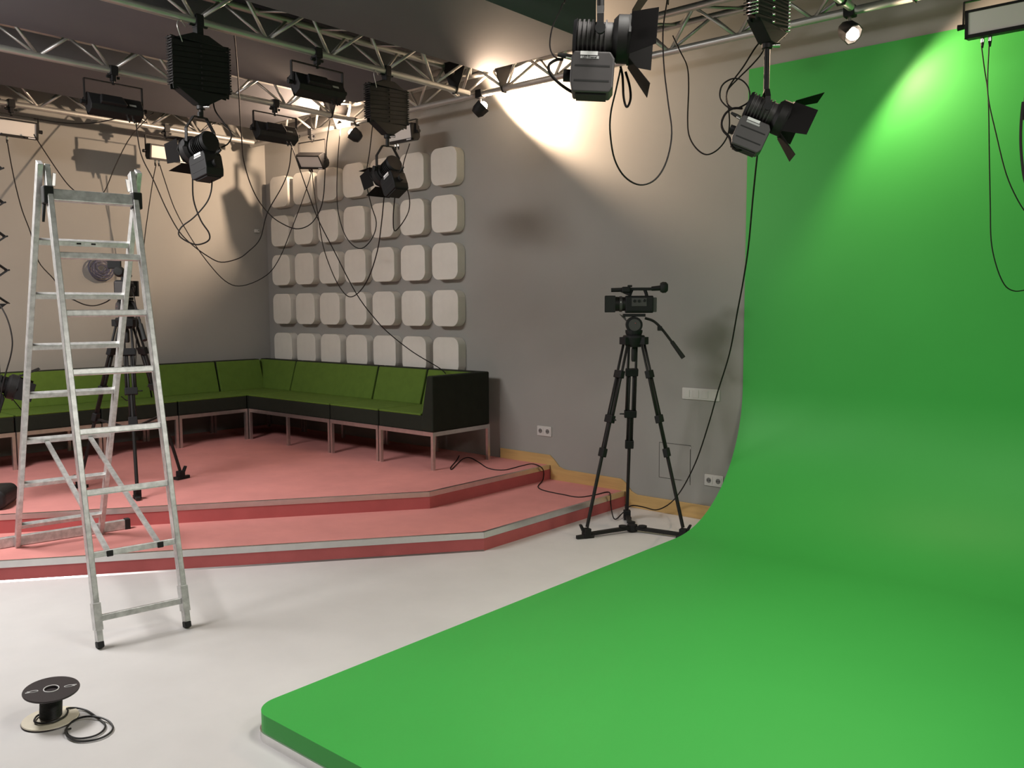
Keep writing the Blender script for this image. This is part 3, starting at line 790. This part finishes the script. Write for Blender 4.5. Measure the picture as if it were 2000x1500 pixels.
# ------------------------------------------------------------------ pantograph hangers
def pantograph(x, y, z1, z0, levels, width, stem_to, label, clampz=ZT, pin='black_metal'):
    root = empty('pantograph_hanger', (x, y, clampz), label=label, cat='light hanger', group='scissor hangers below the trusses')
    cl = MB().box((0, 0, 0.0), (0.06, 0.05, 0.075)).cyl((0, -0.06, -0.02), (0, 0.06, -0.02), 0.012, n=10).box((0, 0, -0.055), (0.05, 0.045, 0.05))
    cl.build('truss_clamp', 'black', root, bevel=0.005)
    zt, zb = z1 - clampz, z0 - clampz
    MB().tube([(0, 0, -0.05), (0, 0, zt)], 0.016, 10).build('top_spigot', 'black_metal', root)
    tb = MB().prism([(-0.034, -0.05, zt + 0.02), (-0.034, 0.05, zt + 0.02), (-0.034, width / 2 - 0.02, zt - 0.03), (-0.034, -width / 2 + 0.02, zt - 0.03)], (0.068, 0, 0))
    tb.build('top_bracket', 'black', root, bevel=0.003)
    h = (zt - 0.03 - (zb + 0.03)) / levels
    L = width / 2
    big = h > 0.1
    one = MB()
    pins = MB()
    for k in range(levels):
        a = zt - 0.03 - k * h
        for sx, s in ((-0.024, 1), (-0.010, -1), (0.010, 1), (0.024, -1)):
            p, q = (sx, -s * L, a), (sx, s * L, a - h)
            if big:
                MB().bar(p, q, 0.004, 0.020, (1, 0, 0)).build('scissor_bar', 'black', root)
            else:
                one.bar(p, q, 0.92 * h, 0.004, (1, 0, 0))
        for s in (-1, 0, 1):
            zz = a if s else a - h / 2
            pins.cyl((-0.036, s * L, zz), (0.036, s * L, zz), 0.006, n=8)
            if s and not big:
                pins.cyl((-0.036, s * L, a - h / 2), (0.036, s * L, a - h / 2), 0.004, n=6)
    if not big:
        one.build('scissor_bars', 'black', root)['kind'] = 'stuff'
    pins.build('pivot_pins', pin, root)['kind'] = 'stuff'
    bb_ = MB().prism([(-0.034, -width / 2 + 0.02, zb + 0.03), (-0.034, width / 2 - 0.02, zb + 0.03), (-0.034, 0.03, zb - 0.05), (-0.034, -0.03, zb - 0.05)], (0.068, 0, 0))
    bb_.build('bottom_bracket', 'black', root, bevel=0.003)
    st = MB().tube([(0, 0, zb - 0.03), (0, 0, stem_to - clampz)], 0.014, 10)
    st.lathe([(0.014, zb - 0.075), (0.026, zb - 0.072), (0.026, zb - 0.05), (0.014, zb - 0.047)], 14)
    st.build('lower_spigot', 'black_metal', root)
    MB().cyl((0.01, 0, zb - 0.06), (0.05, 0.03, zb - 0.06), 0.009, 0.011, 10).build('locking_knob', 'chrome', root)
    MB().tube(spline([(0.03, -0.12, zt - 0.05), (0.05, -0.16, zt + 0.03), (0.03, -0.13, zt + 0.07), (0.0, -0.08, zt + 0.05)], 6), 0.003, 6).build('safety_cord', 'truss', root)
    return root
pantograph(-4.885, 2.80, 3.155, 2.815, 9, 0.37, 2.70, 'collapsed black scissor hanger on nearest truss, left of the photo')
pantograph(-4.885, 4.27, 3.165, 2.855, 8, 0.36, 2.73, 'collapsed black scissor hanger in front of the white blocks')
pantograph(-1.87, 4.05, 3.19, 2.86, 8, 0.36, 2.59, 'black scissor hanger in front of the green screen', pin='chrome')
pantograph(-1.87, 2.66, 3.19, 2.93, 7, 0.36, 2.62, 'scissor hanger above the near spotlight at the top of the photo')
pantograph(-6.33, 2.035, 3.17, 1.56, 7, 0.298, 1.26, 'long extended scissor hanger at the left edge of the photo')

# ------------------------------------------------------------------ fresnel spotlights
def text_mesh(body, size, matname):
    cu = bpy.data.curves.new('lettering', 'FONT')
    cu.body = body
    cu.size = size
    cu.align_x = 'CENTER'; cu.align_y = 'CENTER'
    cu.extrude = 0.0004
    t = bpy.data.objects.new('lettering', cu)
    col.objects.link(t)
    dg = bpy.context.evaluated_depsgraph_get()
    me = bpy.data.meshes.new_from_object(t.evaluated_get(dg))
    bpy.data.objects.remove(t)
    me.materials.clear(); me.materials.append(M[matname])
    return me

def fresnel(loc, yaw_dir, pitch, yoke_top, label, casing='black', doors=(45, 45, 45, 45), lettering=False, scale=1.0, dl=0.125):
    """origin at the yoke pivot, beam along local +Y before tilting by pitch"""
    d = Vector((yaw_dir[0], yaw_dir[1], 0)).normalized()
    root = empty('fresnel_spotlight', loc, align(d), label, 'spotlight', 'LED fresnel spotlights')
    S = scale
    rot = (pitch, 0, 0)
    hs = MB()
    hs.cyl((0, -0.085 * S, 0), (0, 0.045 * S, 0), 0.056 * S, n=22)
    for k in range(7):
        y = (-0.080 + 0.016 * k) * S
        hs.cyl((0, y, 0), (0, y + 0.006 * S, 0), 0.064 * S, n=22)
    hs.build('heat_sink', casing, root, rot=rot)
    MB().cyl((0, -0.098 * S, 0), (0, -0.085 * S, 0), 0.060 * S, 0.067 * S, 22).build('rear_cap', 'black', root, rot=rot)
    fr = MB().lathe([(0.0, 0.045 * S), (0.066 * S, 0.045 * S), (0.084 * S, 0.062 * S), (0.084 * S, 0.100 * S), (0.072 * S, 0.100 * S), (0.072 * S, 0.085 * S)], 26, 'Y')
    fr = fr.build('front_barrel', 'black_metal', root, rot=rot)
    MB().lathe([(0.0, 0.094 * S), (0.03 * S, 0.092 * S), (0.06 * S, 0.085 * S), (0.0725 * S, 0.080 * S)], 24, 'Y').build('fresnel_lens', 'lens', fr)
    pbx = MB().prism([(-0.062 * S, y * S, z * S) for y, z in ((-0.088, -0.062), (-0.098, -0.085), (-0.098, -0.165), (-0.088, -0.205), (0.045, -0.205), (0.058, -0.185), (0.058, -0.085), (0.042, -0.062))], (0.124 * S, 0, 0))
    pbx = pbx.build('power_unit', casing, root, bevel=0.006 * S, rot=rot)
    for z in (-0.113, -0.165):
        MB().box((0, -0.020 * S, z * S), (0.1262 * S, 0.125 * S, 0.006 * S)).build('groove', 'rubber', pbx)
    MB().box((0, -0.02 * S, -0.207 * S), (0.10 * S, 0.11 * S, 0.01 * S)).build('bottom_grille', 'rubber', pbx)
    MB().cyl((0, -0.10 * S, -0.135 * S), (0, -0.125 * S, -0.135 * S), 0.022 * S, n=14).build('dimmer_knob', 'black', pbx)
    for s in (-1, 1):
        lp = MB().box((s * 0.0632 * S, -0.035 * S, -0.070 * S), (0.001, 0.062 * S, 0.013 * S)).build('label_plate', 'label_white', pbx)
        lq = MB().box((s * 0.0632 * S, -0.032 * S, -0.0845 * S), (0.001, 0.066 * S, 0.009 * S)).build('label_plate', 'label_grey', pbx)
        if lettering:
            tm = link('lettering', text_mesh('LED Fresnel', 0.0105 * S, 'black'), pbx, loc=(s * 0.0642 * S, -0.032 * S, -0.0845 * S), rot=(R(90), 0, R(90 * s)))
    cn = MB().cyl((0.02 * S, -0.098 * S, -0.075 * S), (0.02 * S, -0.118 * S, -0.072 * S), 0.010 * S, n=12).build('power_connector', 'chrome', pbx)
    MB().cyl((0.02 * S, -0.118 * S, -0.072 * S), (0.02 * S, -0.150 * S, -0.068 * S), 0.010 * S, 0.006 * S, 12).build('cable_boot', 'rubber', cn)
    # barn doors on their ring
    fb = MB().lathe([(0.078 * S, 0.100 * S), (0.092 * S, 0.100 * S), (0.092 * S, 0.108 * S), (0.078 * S, 0.108 * S), (0.078 * S, 0.100 * S)], 8, 'Y').build('barn_door_ring', 'black_metal', root, rot=rot)
    names = ((0, 1), (0, -1), (1, 0), (-1, 0))
    for (ax, az), op in zip(names, doors):
        o = Vector((ax, 0, az)); t = Vector((az, 0, -ax))
        a = R(op)
        out = (Vector((0, 1, 0)) * math.cos(a) + o * math.sin(a))
        base = o * 0.082 * S + Vector((0, 0.106 * S, 0))
        L = dl * S
        w0, w1 = 0.072 * S, (0.105 if az else 0.060) * S
        nrm = out.cross(t).normalized() * 0.002
        MB().prism([base - t * w0, base + t * w0, base + out * L + t * w1, base + out * L - t * w1], nrm).build('barn_door', 'flock', root, rot=rot)
    # yoke
    yh = (yoke_top - loc[2])
    W_ = 0.098 * S
    yk = MB()
    pth = [(-W_, 0, -0.01), (-W_, 0, yh * 0.55), (-0.045 * S, 0, yh), (0.045 * S, 0, yh), (W_, 0, yh * 0.55), (W_, 0, -0.01)]
    for p, q in zip(pth[:-1], pth[1:]):
        yk.bar(p, q, 0.024, 0.006, (Vector(q) - Vector(p)).cross(Vector((0, 1, 0))))
    yk.cyl((0, 0, yh - 0.005), (0, 0, yh + 0.03), 0.013, n=12)
    yk.build('yoke', 'black_metal', root)
    for s in (-1, 1):
        MB().cyl((s * W_, 0, 0), (s * (W_ + 0.028), 0, 0), 0.016, 0.019, 12).build('tilt_knob', 'black', root)
    return root
fresnel((-4.885, 2.79, 2.525), (-0.99, -0.12), R(-12), 2.695, 'black fresnel spotlight with open barn doors hanging near the ladder top', doors=(14, 14, 16, 16), dl=0.095)
fresnel((-4.885, 4.27, 2.555), (-0.96, 0.10), R(-26), 2.725, 'black fresnel spotlight hanging in front of the white blocks', doors=(14, 14, 18, 18), dl=0.095)
fresnel((-1.87, 4.05, 2.49), (0.86, 0.50), R(-24), 2.585, 'dark spotlight with barn doors hanging over the green screen edge', casing='dark_grey', doors=(35, 35, 30, 55))
fresnel((-1.87, 2.66, 2.522), (0.82, 0.57), R(-4), 2.62, 'grey cased LED spotlight at the top centre with label and barn doors', casing='dark_grey', doors=(60, 50, 45, 45), lettering=True)
fresnel((-6.33, 2.095, 1.06), (0.30, 0.95), R(-18), 1.255, 'black spotlight hanging low at the left edge before the sofa', doors=(40, 40, 40, 40))

# ------------------------------------------------------------------ flat flood lights on yokes
def flood(loc, yaw_dir, pitch, label, plugs=2, drop=0.235, roll=0.0, w=0.38, px=0.30):
    """origin on the truss chord, front along local +Y"""
    root = empty('flood_light', loc, align(Vector((yaw_dir[0], yaw_dir[1], 0))), label, 'flood light', 'flat flood lights on the trusses')
    cl = MB().box((0, 0, 0.0), (0.055, 0.062, 0.066)).box((0, 0, -0.05), (0.035, 0.04, 0.05))
    cl.cyl((-0.05, 0, -0.045), (0.05, 0, -0.045), 0.010, n=10)
    cl.build('truss_clamp', 'black', root, bevel=0.005)
    MB().tube([(0, 0, -0.05), (0, 0, -0.10)], 0.010, 8).build('spigot', 'black_metal', root)
    hw, yt = w / 2 + 0.018, -0.088
    yk = MB()
    for p, q in (((-hw, 0, -drop), (-hw, 0, yt)), ((-hw, 0, yt), (hw, 0, yt)), ((hw, 0, yt), (hw, 0, -drop))):
        yk.bar(p, q, 0.020, 0.006, (Vector(q) - Vector(p)).cross(Vector((0, 1, 0))))
    yk.build('yoke', 'black_metal', root)
    L = (0, 0, -drop); rot = (pitch, roll, 0)
    hs = MB().prism([(-w / 2, y, z) for y, z in ((0.035, 0.072), (0.035, -0.072), (-0.025, -0.072), (-0.050, -0.045), (-0.050, 0.045), (-0.025, 0.072))], (w, 0, 0))
    hs = hs.build('housing', 'black', root, bevel=0.004, loc=L, rot=rot)
    MB().prism([(-w * 0.30, -0.045, 0.03), (-w * 0.34, -0.045, -0.04), (w * 0.16, -0.045, -0.04), (w * 0.10, -0.045, 0.03)], (0, -0.035, 0)).build('ballast_box', 'black', hs, bevel=0.008)
    MB().box((0.0, 0.036, 0.004), (w - 0.030, 0.004, 0.112)).build('diffuser', 'diffuser', hs)
    bz = MB()
    bz.box((0, 0.040, 0.066), (w, 0.012, 0.012)); bz.box((0, 0.040, -0.062), (w, 0.012, 0.020))
    for s in (-1, 1):
        bz.box((s * (w / 2 - 0.008), 0.040, 0), (0.016, 0.012, 0.144))
    bz.build('bezel', 'black_metal', hs)
    MB().box((-w * 0.36, 0.0465, -0.062), (0.055, 0.001, 0.008)).build('name_strip', 'label_white', hs)
    MB().box((w * 0.30, -0.0505, -0.01), (0.05, 0.001, 0.016)).build('rating_label', 'label_grey', hs)
    for s in (-1, 1):
        MB().cyl((s * (w / 2 + 0.012), 0, 0), (s * (w / 2 + 0.045), 0, 0.0), 0.013, 0.016, 12).build('tilt_knob', 'black', hs)
    for i in range(plugs):
        x = w * px - i * 0.036
        pg = MB().cyl((x, 0.0, -0.072), (x, 0.0, -0.096), 0.010, n=12).build('plug', 'chrome', hs)
        MB().cyl((x, 0.0, -0.096), (x, 0.0, -0.125), 0.009, 0.005, 10).build('plug_boot', 'rubber', pg)
    return root
flood((-7.95, 2.84, ZT), (1, 0), R(-8), 'flood light with pale diffuser at the top left corner', plugs=1, drop=0.20, px=0.10)
flood((-7.95, 4.19, ZT), (1, 0), R(-8), 'flood light on left wall truss, half hidden behind the spotlight', drop=0.235)
flood((-6.33, 2.95, ZT), (-1, 0), R(-30), 'black back of a flood light above the ladder', drop=0.25)
flood((-6.33, 4.30, ZT), (-1, 0), R(-30), 'black back of a flood light at the room corner truss', drop=0.235)
flood((-4.885, 3.66, ZT), (-1, 0), R(-30), 'black back of a flood light on the nearest truss, hard to see', drop=0.225)
flood((-7.06, 5.207, ZT), (0.10, -1.0), R(-34), 'tilted flood light with grey diffuser above the top left blocks', drop=0.27, roll=R(-6), w=0.34)
flood((-5.76, 5.207, ZT), (0, -1), R(-6), 'flood light with grey face right behind the middle spotlight', drop=0.19, w=0.34)
flood((-1.085, 5.207, ZT), (0, -1), R(-6), 'flood light with pale face at the top right over the green screen', drop=0.215)

# ------------------------------------------------------------------ small halogen work spots, lit
def spot(loc, direction, power, angle, label, head=0.115, colour=(1.0, 0.72, 0.50)):
    root = empty('halogen_spot', loc, label=label, cat='spotlight', group='lit halogen spots on the wall truss')
    d = Vector(direction).normalized()
    MB().box((0, 0, 0), (0.062, 0.062, 0.066)).build('truss_clamp', 'black', root, bevel=0.005)
    MB().tube([(0, 0, -0.03), (0, 0, -0.075)], 0.012, 10).build('stem', 'chrome', root)
    c = Vector((0, 0, -head))
    e = align(d)
    hd = MB().lathe([(0.0, -0.045), (0.030, -0.045), (0.044, -0.02), (0.048, 0.030), (0.043, 0.030), (0.038, 0.0), (0.0, -0.02)], 8, 'Y').build('lamp_head', 'black', root, loc=c, rot=e)
    hd.scale = (1.3, 1.3, 1.3)
    MB().lathe([(0.0, 0.052), (0.016, 0.048), (0.026, 0.032), (0.026, 0.012), (0.014, -0.010), (0.0, -0.014)], 16, 'Y').build('bulb', 'bulb', hd)
    ld = bpy.data.lights.new('halogen_light', 'SPOT')
    ld.energy = power; ld.color = colour
    ld.spot_size = R(angle); ld.spot_blend = 0.3; ld.shadow_soft_size = 0.02
    lo = bpy.data.objects.new('halogen_light', ld)
    col.objects.link(lo)
    lo.parent = root
    lo.location = c + d * 0.10
    lo.rotation_euler = d.to_track_quat('-Z', 'Y').to_euler()
    return root
spot((-6.405, 5.207, ZT), (-0.54, -0.56, 0.62), 300, 176, 'small lit halogen spot seen from behind at the far truss joint')
spot((-4.83, 5.207, ZT), (0.63, 0.35, 0.66), 240, 176, 'glaring halogen spot lighting the grey wall at the truss joint')
spot((-1.90, 5.207, ZT), (0.72, -0.28, -0.64), 64, 172, 'glaring halogen spot shining onto the green screen')

# ------------------------------------------------------------------ cables
CB = {
 'a_right': 'thin cable sagging behind the ladder top from the top left flood light', 'a_down': 'thin cable hanging from the top left flood light past the ladder',
 'a_to_b': 'thin cable slung between the two leftmost flood lights', 'b_to_d': 'long cable sagging across the left wall to the room corner',
 'c_down': 'thin cable dropping from the half hidden flood light',
 'c_to_f': 'thin cable in the lowest sag across the left wall corner', 'i_loop': 'twisted loop of cable hanging below the spotlight near the ladder',
 'i_feed': 'short curved cable feeding the spotlight near the ladder', 'mid_loop': 'large cable loop hanging before the top left blocks',
 'd_to_sofa': 'long cable slanting across the white blocks down to the sofa', 'f_to_j': 'cable loop from the tilted flood light to the middle spotlight',
 'junction_loop': 'narrow cable loop hanging below the far truss joint', 'g_down': 'thin cable hanging by the block right of the middle spotlight',
 'k_rise': 'thin cable rising left of the top centre spotlight', 'k_loop': 'thick power cable looping left of the top centre spotlight',
 'k_loop2': 'small cable loop under the top centre spotlight', 'k_to_truss': 'deep cable loop hanging before the bare grey wall',
 'l_swag': 'cable loop hanging just left of the green screen edge', 'l_coil': 'small coil of cable beside the spotlight over the green screen',
 'l_power': 'curly power lead on the back of the green screen spotlight', 'long_floor': 'long cable from spotlight past the tripod onto the carpeted steps',
 'h_one': 'thin cable hanging down the right of the green screen', 'h_two': 'thin cable slanting right across the green screen',
 'h_three': 'dark cable at the right edge of the photo', 'm_feed': 'cable curving beside the low spotlight at the left edge',
}
thick = {'k_loop': 0.0055, 'k_loop2': 0.0045, 'l_power': 0.006, 'h_three': 0.006, 'k_to_truss': 0.0035, 'l_swag': 0.004, 'long_floor': 0.0045, 'mid_loop': 0.0048, 'h_one': 0.003, 'h_two': 0.003, 'k_rise': 0.0028, 'l_coil': 0.004}
for key, pts in CABLES.items():
    o = MB().tube(spline(pts, 5), thick.get(key, 0.0045), 6).build('cable', 'cable')
    tag(o, CB[key], 'cable', 'cables of the studio lights')

# loose end of the cable on the reel
rp = [(-3.394, 1.272, 0.016), (-3.41, 1.245, 0.016), (-3.429, 1.215, 0.016), (-3.413, 1.191, 0.018), (-3.376, 1.174, 0.018), (-3.340, 1.190, 0.018), (-3.325, 1.225, 0.018), (-3.340, 1.270, 0.018), (-3.375, 1.292, 0.018), (-3.401, 1.300, 0.017), (-3.392, 1.330, 0.010),
      (-3.353, 1.350, 0.006), (-3.288, 1.352, 0.006), (-3.236, 1.351, 0.006), (-3.181, 1.346, 0.006), (-3.144, 1.326, 0.006), (-3.124, 1.293, 0.006), (-3.129, 1.259, 0.006), (-3.153, 1.233, 0.006),
      (-3.194, 1.223, 0.006), (-3.237, 1.231, 0.006), (-3.274, 1.251, 0.006), (-3.298, 1.283, 0.008), (-3.289, 1.317, 0.012), (-3.248, 1.347, 0.014), (-3.198, 1.363, 0.010), (-3.147, 1.359, 0.006), (-3.111, 1.339, 0.006),
      (-3.091, 1.306, 0.006), (-3.093, 1.27, 0.006), (-3.116, 1.235, 0.006), (-3.148, 1.218, 0.007), (-3.195, 1.214, 0.012), (-3.229, 1.228, 0.014), (-3.242, 1.248, 0.008)]
inv = Matrix.Translation((-3.385, 1.232, 0)) @ Matrix.Rotation(R(30), 4, 'Z') @ Matrix.Diagonal((0.86, 0.86, 0.92, 1))
inv.invert()
MB().tube(spline([inv @ Vector(p) for p in rp], 6), 0.0042, 6).build('loose_cable_end', 'wire', reel)

# ------------------------------------------------------------------ coil of blue cable in a plastic bag on the left wall
coil = empty('bagged_cable_coil', (WX, 3.73, 1.94), label='coil of blue cable in a clear plastic bag hung on left wall', cat='cable coil')
cm = MB()
random.seed(3)
for k in range(16):
    r0 = 0.072 + random.uniform(-0.022, 0.030)
    cy, cz = random.uniform(-0.022, 0.022), random.uniform(-0.022, 0.022)
    xo = 0.02 + random.uniform(0, 0.045)
    ph = random.uniform(0, 6)
    cm.tube([(xo + 0.010 * math.sin(2 * math.pi * i / 28 + ph), cy + r0 * 1.12 * math.cos(2 * math.pi * i / 28), cz + r0 * math.sin(2 * math.pi * i / 28)) for i in range(28)], 0.0045, 5, closed=True)
cm.build('cable_turns', 'blue_cable', coil)
bagm = MB()
ring = []
for j, (x, f) in enumerate(((0.002, 1.0), (0.03, 0.98), (0.06, 0.86), (0.078, 0.62), (0.084, 0.3))):
    for i in range(24):
        a = 2 * math.pi * i / 24
        ry = 0.165 * (1 + 0.10 * math.cos(3 * a + 1)) * f
        rz = 0.135 * (1 + 0.12 * math.cos(2 * a) + 0.05 * math.sin(5 * a)) * f
        ring.append((x, ry * math.cos(a) - 0.01, rz * math.sin(a) - 0.015))
fs = []
for j in range(4):
    for i in range(24):
        fs.append((j * 24 + i, j * 24 + (i + 1) % 24, (j + 1) * 24 + (i + 1) % 24, (j + 1) * 24 + i))
fs.append(tuple(range(96, 120)))
bagm._add(ring, fs, True)
bagm.build('plastic_bag', 'clear', coil)
MB().tube([(0.0, 0.01, 0.12), (0.03, 0.01, 0.12), (0.03, 0.01, 0.135)], 0.003, 6).build('hook', 'chrome', coil)

# ------------------------------------------------------------------ black pouch on the stage at the left edge
pc = empty('equipment_pouch', (-6.33, 2.055, PZ), (0, 0, R(-35)), 'black rounded equipment pouch on the carpet at the left edge', 'bag')
MB().prism([(-0.14, y, z + 0.068) for y, z in rounded_rect(0.17, 0.134, 0.05, 6)], (0.30, 0, 0)).build('pouch_body', 'bag', pc, bevel=0.03)
dc = MB().cyl((0.03, -0.083, 0.066), (0.03, -0.098, 0.066), 0.060, 0.056, 28).build('round_end', 'rubber', pc)
MB().tube([(0.03 + 0.061 * math.cos(2 * math.pi * i / 30), -0.090, 0.066 + 0.061 * math.sin(2 * math.pi * i / 30)) for i in range(30)], 0.0028, 6, closed=True).build('piping', 'piping', dc)
MB().box((0.125, -0.075, 0.085), (0.022, 0.03, 0.014)).build('buckle', 'chrome', pc, bevel=0.003)
